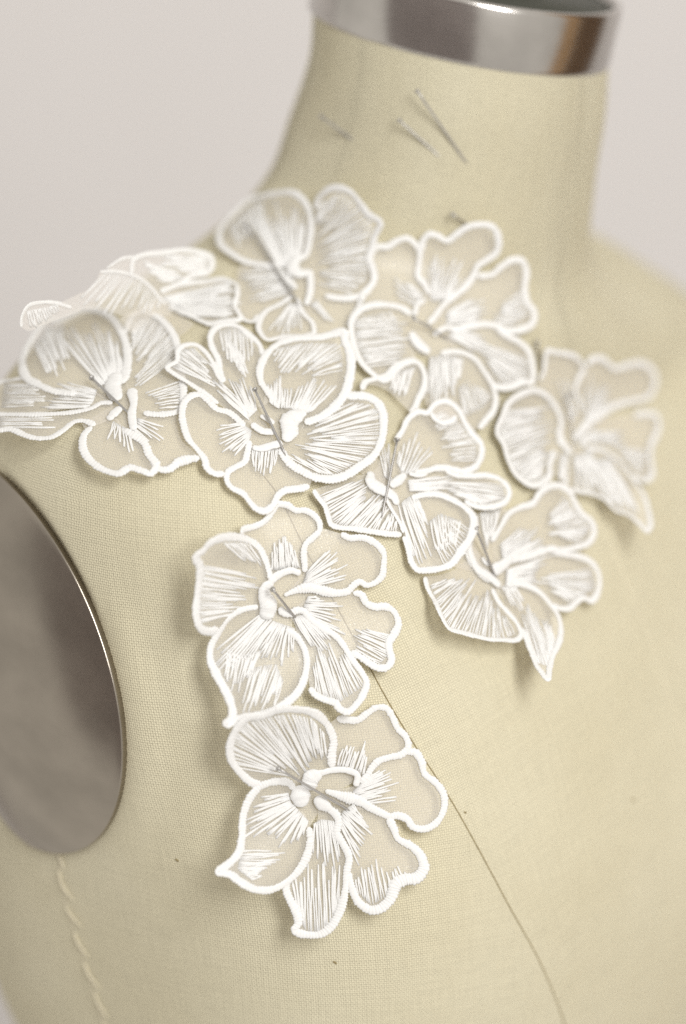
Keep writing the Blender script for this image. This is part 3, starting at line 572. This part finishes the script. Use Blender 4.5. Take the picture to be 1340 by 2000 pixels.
class Surface:
    """the stiff sheet a flower is cut from: it follows the form loosely, its petals stand off it"""
    def __init__(s, f):
        x0, y0, k = f['T']; s.px = lambda P: np.asarray(P, float).reshape(-1, 2)/k+np.array([x0, y0]); s.k = k
        s.c = s.px(f['ctr'])[0]; pts = []
        s.th = []; s.L = []
        for p in f['petals']:
            q = s.px(p['c']+p['x']); pts.append(q); d = s.px(p['c']).mean(0)-s.c; s.th.append(math.atan2(d[1], d[0])); s.L.append(p['L']*1.35e-3)
        s.th = np.array(s.th); s.L = np.array(s.L); A = np.vstack(pts); s.R = np.percentile(np.linalg.norm(A-s.c, axis=1), 92)
        A = np.vstack([A, A*.5+s.c*.5]); t = np.array([hit_fill(*q) or np.nan for q in A]); ok = ~np.isnan(t)
        if 'plane' in f: t = np.interp(A[:, 0], *zip(*f['plane'])); ok = ~np.isnan(t)
        s.co = np.linalg.lstsq(s.basis(A[ok]), t[ok], rcond=None)[0]; s.base = f['base']*1e-3
    def basis(s, q):
        u = (q-s.c)/s.R; x, y = u[:, 0], u[:, 1]
        return np.stack([np.ones_like(x), x, y, x*x, x*y, y*y], -1)
    def lift(s, q):
        d = q-s.c; r = np.linalg.norm(d, axis=1)/s.R; a = np.arctan2(d[:, 1], d[:, 0])
        da = (a[:, None]-s.th[None]+np.pi) % (2*np.pi)-np.pi; w_ = np.exp(-(da/0.42)**2)+1e-9
        H = (w_*s.L).sum(1)/w_.sum(1)
        return s.base+H*np.minimum(r, 1.25)**2.2
    def depth(s, q, add=0.0, clear=0.0005):  # petals pushed along the line of sight, so their image outlines stay put
        q = np.atleast_2d(q); t = s.basis(q)@s.co; l = s.lift(q)
        tb = np.array([hit(*p)[0] or 9.0 for p in q])
        return np.minimum(t+0.0008, tb)-clear*0-l-add if False else np.minimum(t-l*0.6, tb-np.maximum(l, s.base))-add
    def pts(s, q, add=0.0):
        q = np.atleast_2d(q); t = s.depth(q, add)
        return CAM+(FW+RT*((q[:, :1]-670)/SPX)-UP*((q[:, 1:]-1000)/SPX))*t[:, None]
    def normals(s, q):
        def P(q_):
            t = s.basis(q_)@s.co-s.lift(q_); return CAM+(FW+RT*((q_[:, :1]-670)/SPX)-UP*((q_[:, 1:]-1000)/SPX))*t[:, None]
        e = 2.0; a = P(q+[e, 0])-P(q-[e, 0]); b_ = P(q+[0, e])-P(q-[0, e]); n = np.cross(a, b_); n /= np.linalg.norm(n, axis=1)[:, None]
        return n*np.where((n@FW) > 0, -1, 1)[:, None]

MPX = 0.86/SPX                                         # metres per photo pixel at the flowers
def cord(S, pts, width, add, period=6.0, amp=0.16, flat=0.30, sides=10, slant=1.0, q=None, lobe=False):
    q = crs(S.px(pts), 1.2) if q is None else q
    n = len(q); wd = np.atleast_1d(np.asarray(width, float))/S.k
    wd = np.interp(np.linspace(0, 1, n), np.linspace(0, 1, len(wd)), wd) if len(wd) > 1 else np.full(n, wd[0])
    if lobe:
        e0 = (q[0]-q[3])/np.linalg.norm(q[0]-q[3]); e1 = (q[-1]-q[-4])/np.linalg.norm(q[-1]-q[-4])
        n0 = max(2, int(wd[0]*.30/1.2)); n1 = max(2, int(wd[-1]*.30/1.2))
        q = np.vstack([q[0]+e0*1.2*np.arange(n0, 0, -1)[:, None], q, q[-1]+e1*1.2*np.arange(1, n1+1)[:, None]]); wd = np.r_[np.full(n0, wd[0]), wd, np.full(n1, wd[-1])]
        k_ = np.hanning(13); k_ /= k_.sum(); wd = np.convolve(np.r_[np.full(6, wd[0]), wd, np.full(6, wd[-1])], k_, 'valid'); n = len(q)
    t = S.depth(q, add)
    ker = np.hanning(15); ker /= ker.sum(); tp = np.r_[np.full(7, t[0]), t, np.full(7, t[-1])]; t = np.convolve(tp, ker, 'valid')
    P = CAM+(FW+RT*((q[:, :1]-670)/SPX)-UP*((q[:, 1:]-1000)/SPX))*t[:, None]
    N = S.normals(q); T = np.gradient(P, axis=0); T /= np.linalg.norm(T, axis=1)[:, None]+1e-12
    B = np.cross(N, T); B /= np.linalg.norm(B, axis=1)[:, None]+1e-12; N = np.cross(T, B)
    s = np.arange(n)*1.2; th = np.linspace(0, 2*np.pi, sides, endpoint=False)
    ph_ = s/period+np.convolve(rng.normal(0, 1, n+8), np.ones(9)/9, 'valid')*0.12
    pa = ph_[:, None]+slant*.16*np.cos(th)[None]; rn = rng.normal(0, 1, (int(n*1.2/period)+6, sides))*.035+rng.normal(0, 1, (int(n*1.2/period)+6, 1))*.035
    idx = np.clip(np.floor(pa).astype(int)+2, 0, len(rn)-1)
    ribs = 1-amp+1.6*amp*np.abs(np.sin(np.pi*pa))**.7+rn[idx, np.arange(sides)[None]]
    wob = 1+0.085*np.convolve(rng.normal(0, 1, n+24), np.ones(25)/5, 'valid')
    end = np.minimum(1, np.sqrt(np.minimum(s+.6, s[-1]-s+.6)/(wd*0.5+.1)))
    if lobe: x_ = np.clip(np.minimum(s, s[-1]-s)/(wd*.42), 0, 1); end = np.sqrt(np.maximum(1-(1-x_)**2, .01)); wob = wob*.3+.7
    r = (wd*0.5*MPX*wob*np.maximum(end, .12))[:, None]*ribs
    R_ = P[:, None]+r[..., None]*(np.cos(th)[None, :, None]*B[:, None]+flat*np.sin(th)[None, :, None]*N[:, None])
    return loft(R_, True, True)
def stitches(S, fields, add):
    pl = Pool(); rad = 1.55*MPX
    for P, Q, n in fields:
        n = max(4, int(n*1.02))
        a0, b0 = S.px(P), S.px(Q); prev = None
        for i in range(n):
            t = (i+.5)/n; a = pidx(a0, np.clip(t+rng.normal(0, .010), 0, 1)); b_ = pidx(b0, np.clip(t+rng.normal(0, .012), 0, 1))
            a = a-(b_-a)*.05
            if i % 2 == 0 or prev is None: end = a+(b_-a)*(1.22-.36*rng.random()-.26*abs(math.sin(i*.37+P[0][0])*math.cos(i*.11+1))); prev = end
            else: end = prev+np.array([1, 1])*rng.normal(0, .9, 2); prev = None
            u = np.linspace(0, 1, 6)[:, None]; side = np.array([-(end-a)[1], (end-a)[0]]); ln = np.linalg.norm(side)+1e-6
            q = a+(end-a)*u+side/ln*(np.sin(u*np.pi)*rng.normal(0, 1.0)+np.sin(u*np.pi*rng.uniform(2, 3.5)+rng.uniform(0, 6))*.5)
            hgt = np.array([-.2, .5, .6, .6, .5, .1])*rad+rng.uniform(0, .00008)
            Pt = S.pts(q)-FW*(add+hgt)[:, None]*1.0
            pl.add(tube(Pt, rad*np.array([.8, 1, 1, 1, 1.05, .95]), S.normals(q), 6, .5))
    return pl
def sheer(S, outline, add):
    poly = outline[::3]; lo, hi = poly.min(0), poly.max(0); g = 7.0
    gx, gy = np.meshgrid(np.arange(lo[0]+g/2, hi[0], g), np.arange(lo[1]+g/2, hi[1], g)); inner = np.stack([gx.ravel(), gy.ravel()], -1)
    a, b_ = poly, np.roll(poly, -1, 0); ins = np.zeros(len(inner), bool)
    for (x1, y1), (x2, y2) in zip(a, b_):
        c_ = ((y1 > inner[:, 1]) != (y2 > inner[:, 1])) & (inner[:, 0] < (x2-x1)*(inner[:, 1]-y1)/(y2-y1+1e-12)+x1); ins ^= c_
    inner = inner[ins]
    dmin = np.min(np.linalg.norm(inner[:, None]-poly[None], axis=2), axis=1) if len(inner) else np.zeros(0); inner = inner[dmin > 3]
    allp = np.vstack([poly, inner]); n = len(poly)
    r = delaunay_2d_cdt([Vector(p) for p in allp], [], [list(range(n))], 1, 1e-4)
    q = np.array([tuple(v) for v in r[0]]); return S.pts(q, add), [list(f) for f in r[2]], q*MPX

SURF = []
for fi, f in enumerate(FLOWERS):
    S = Surface(f); SURF.append(S)
    c3 = S.pts(S.c)[0]
    root = empty("lace_flower", c3, f['label'], "lace flower", "white lace flowers pinned on the dress form")
    for p in f['petals']:
        add = p['z']*1e-3
        q = crs(S.px(p['c']), 1.2); out = np.vstack([q, crs(S.px([p['c'][-1]]+p['x']+[p['c'][0]]), 1.2)[1:-1]]) if p['x'] else q
        V, F, uv = sheer(S, out, add)
        po = mesh_obj("petal", V, F, M_ORG, root, uv)
        mesh_obj("border_cord", *cord(S, None, p['w'], add+.00035, q=q), M_THREAD, po)
        if p['s']:
            so = stitches(S, p['s'], add+.0002).build("stitching", M_THREAD, po); so['kind'] = 'stuff'
    polys = [np.vstack([S.px(p['c']+p['x'])]) for p in f['petals']]
    def inside(pt):
        for P_ in polys:
            x1, y1 = P_[:, 0], P_[:, 1]; x2, y2 = np.roll(x1, -1), np.roll(y1, -1)
            if (((y1 > pt[1]) != (y2 > pt[1])) & (pt[0] < (x2-x1)*(pt[1]-y1)/(y2-y1+1e-12)+x1)).sum() % 2: return True
        return False
    hp = []
    for a in np.linspace(0, 2*np.pi, 40, endpoint=False):
        rad = 4.0; u_ = np.array([math.cos(a), math.sin(a)])
        for q_ in np.arange(4, S.R*.36, 2):
            if not inside(S.c+q_*u_): rad = q_+2
        hp.append(S.c+(rad+1)*np.array([math.cos(a), math.sin(a)]))
    V, F, uv = sheer(S, np.repeat(np.array(hp), 3, 0)+rng.normal(0, .01, (120, 2)), -.0002)
    mesh_obj("flower_heart", V, F, M_ORG, root, uv)
    for pts, wd in f['lobes']:
        mesh_obj("satin_lobe", *cord(S, pts, wd, .0009, 3.6, .05, .40, 14, .4, lobe=True), M_THREAD, root)

# ------------------------------------------------------------------ pins
def pin(label, head, tip, r=0.00043, depth=0.011, group="steel pins stuck in the dress form"):
    """head, tip: 3-D points; the shaft runs on below the cloth"""
    head, tip = np.asarray(head), np.asarray(tip); d = tip-head; L_ = np.linalg.norm(d); d /= L_
    root = empty("pin", head, label, "pin", group)
    P = np.array([head+d*x for x in np.linspace(0, L_+depth, 12)]); rr_ = np.full(12, r); rr_[-1] = r*.15
    up_ = np.cross(d, FW); 
    mesh_obj("shaft", *tube(P, rr_, sides=12), M_PIN, root)
    prof = [(0.2, -.00060), (.0008, -.00055), (.00102, -.0003), (.00105, 0), (.0009, .00025), (.0004, .0004)]
    a_ = np.cross(d, [0, 0, 1.0]); a_ /= np.linalg.norm(a_); b_ = np.cross(d, a_); th = np.linspace(0, 2*np.pi, 16, endpoint=False)
    R_ = np.array([head+d*h+(min(rad, .0012) if rad < .1 else .0003)*(np.outer(np.cos(th), a_)+np.outer(np.sin(th), b_)) for rad, h in prof])
    mesh_obj("head", *loft(R_, True, True), M_PIN, root)
WHERE = [None, "thin pin slanting over the topmost flower at the foot of the neck", "short pin in the heart of the upper middle flower",
 "round-headed pin in the heart of the flower at the left edge", "shiny bright pin in the heart of the centre flower", "upright grey pin above the heart of the flower right below centre",
 "dark blurred upright pin in the far right flower", "dark pin leaning in the lower right flower with the drooping petal", "short brownish pin in the flower on the seam", "long brownish pin slanting across the lowest flower"]
for f, S, lab in zip(FLOWERS, SURF, WHERE):
    if not f['pin']: continue
    h, t = S.px(f['pin'][0])[0], S.px(f['pin'][1])[0]
    pin(lab, S.pts(h, .0062)[0], S.pts(t, .0022)[0])
def body_pin(label, h, t, up=0.006):
    th_, _ = hit(*h); tt, _ = hit(*t); pin(label, at(*h, th_-up), at(*t, tt-.0006))
body_pin("blurred pin in the neck, leftmost of the three below the ring", (628, 228), (677, 264), .008)
body_pin("bright pin in the neck catching the light, middle one of the three", (780, 235), (831, 281), .004)
body_pin("longest pin in the neck, highest one, its head nearest the steel ring", (815, 178), (885, 280), .006)
body_pin("pin just above the rim of the upper middle flower, partly hidden by it", (884, 419), (915, 440), .004)
body_pin("small dark pin in the gap between the upper middle flower and the far right flower", (1049, 668), (1052, 706), .003)
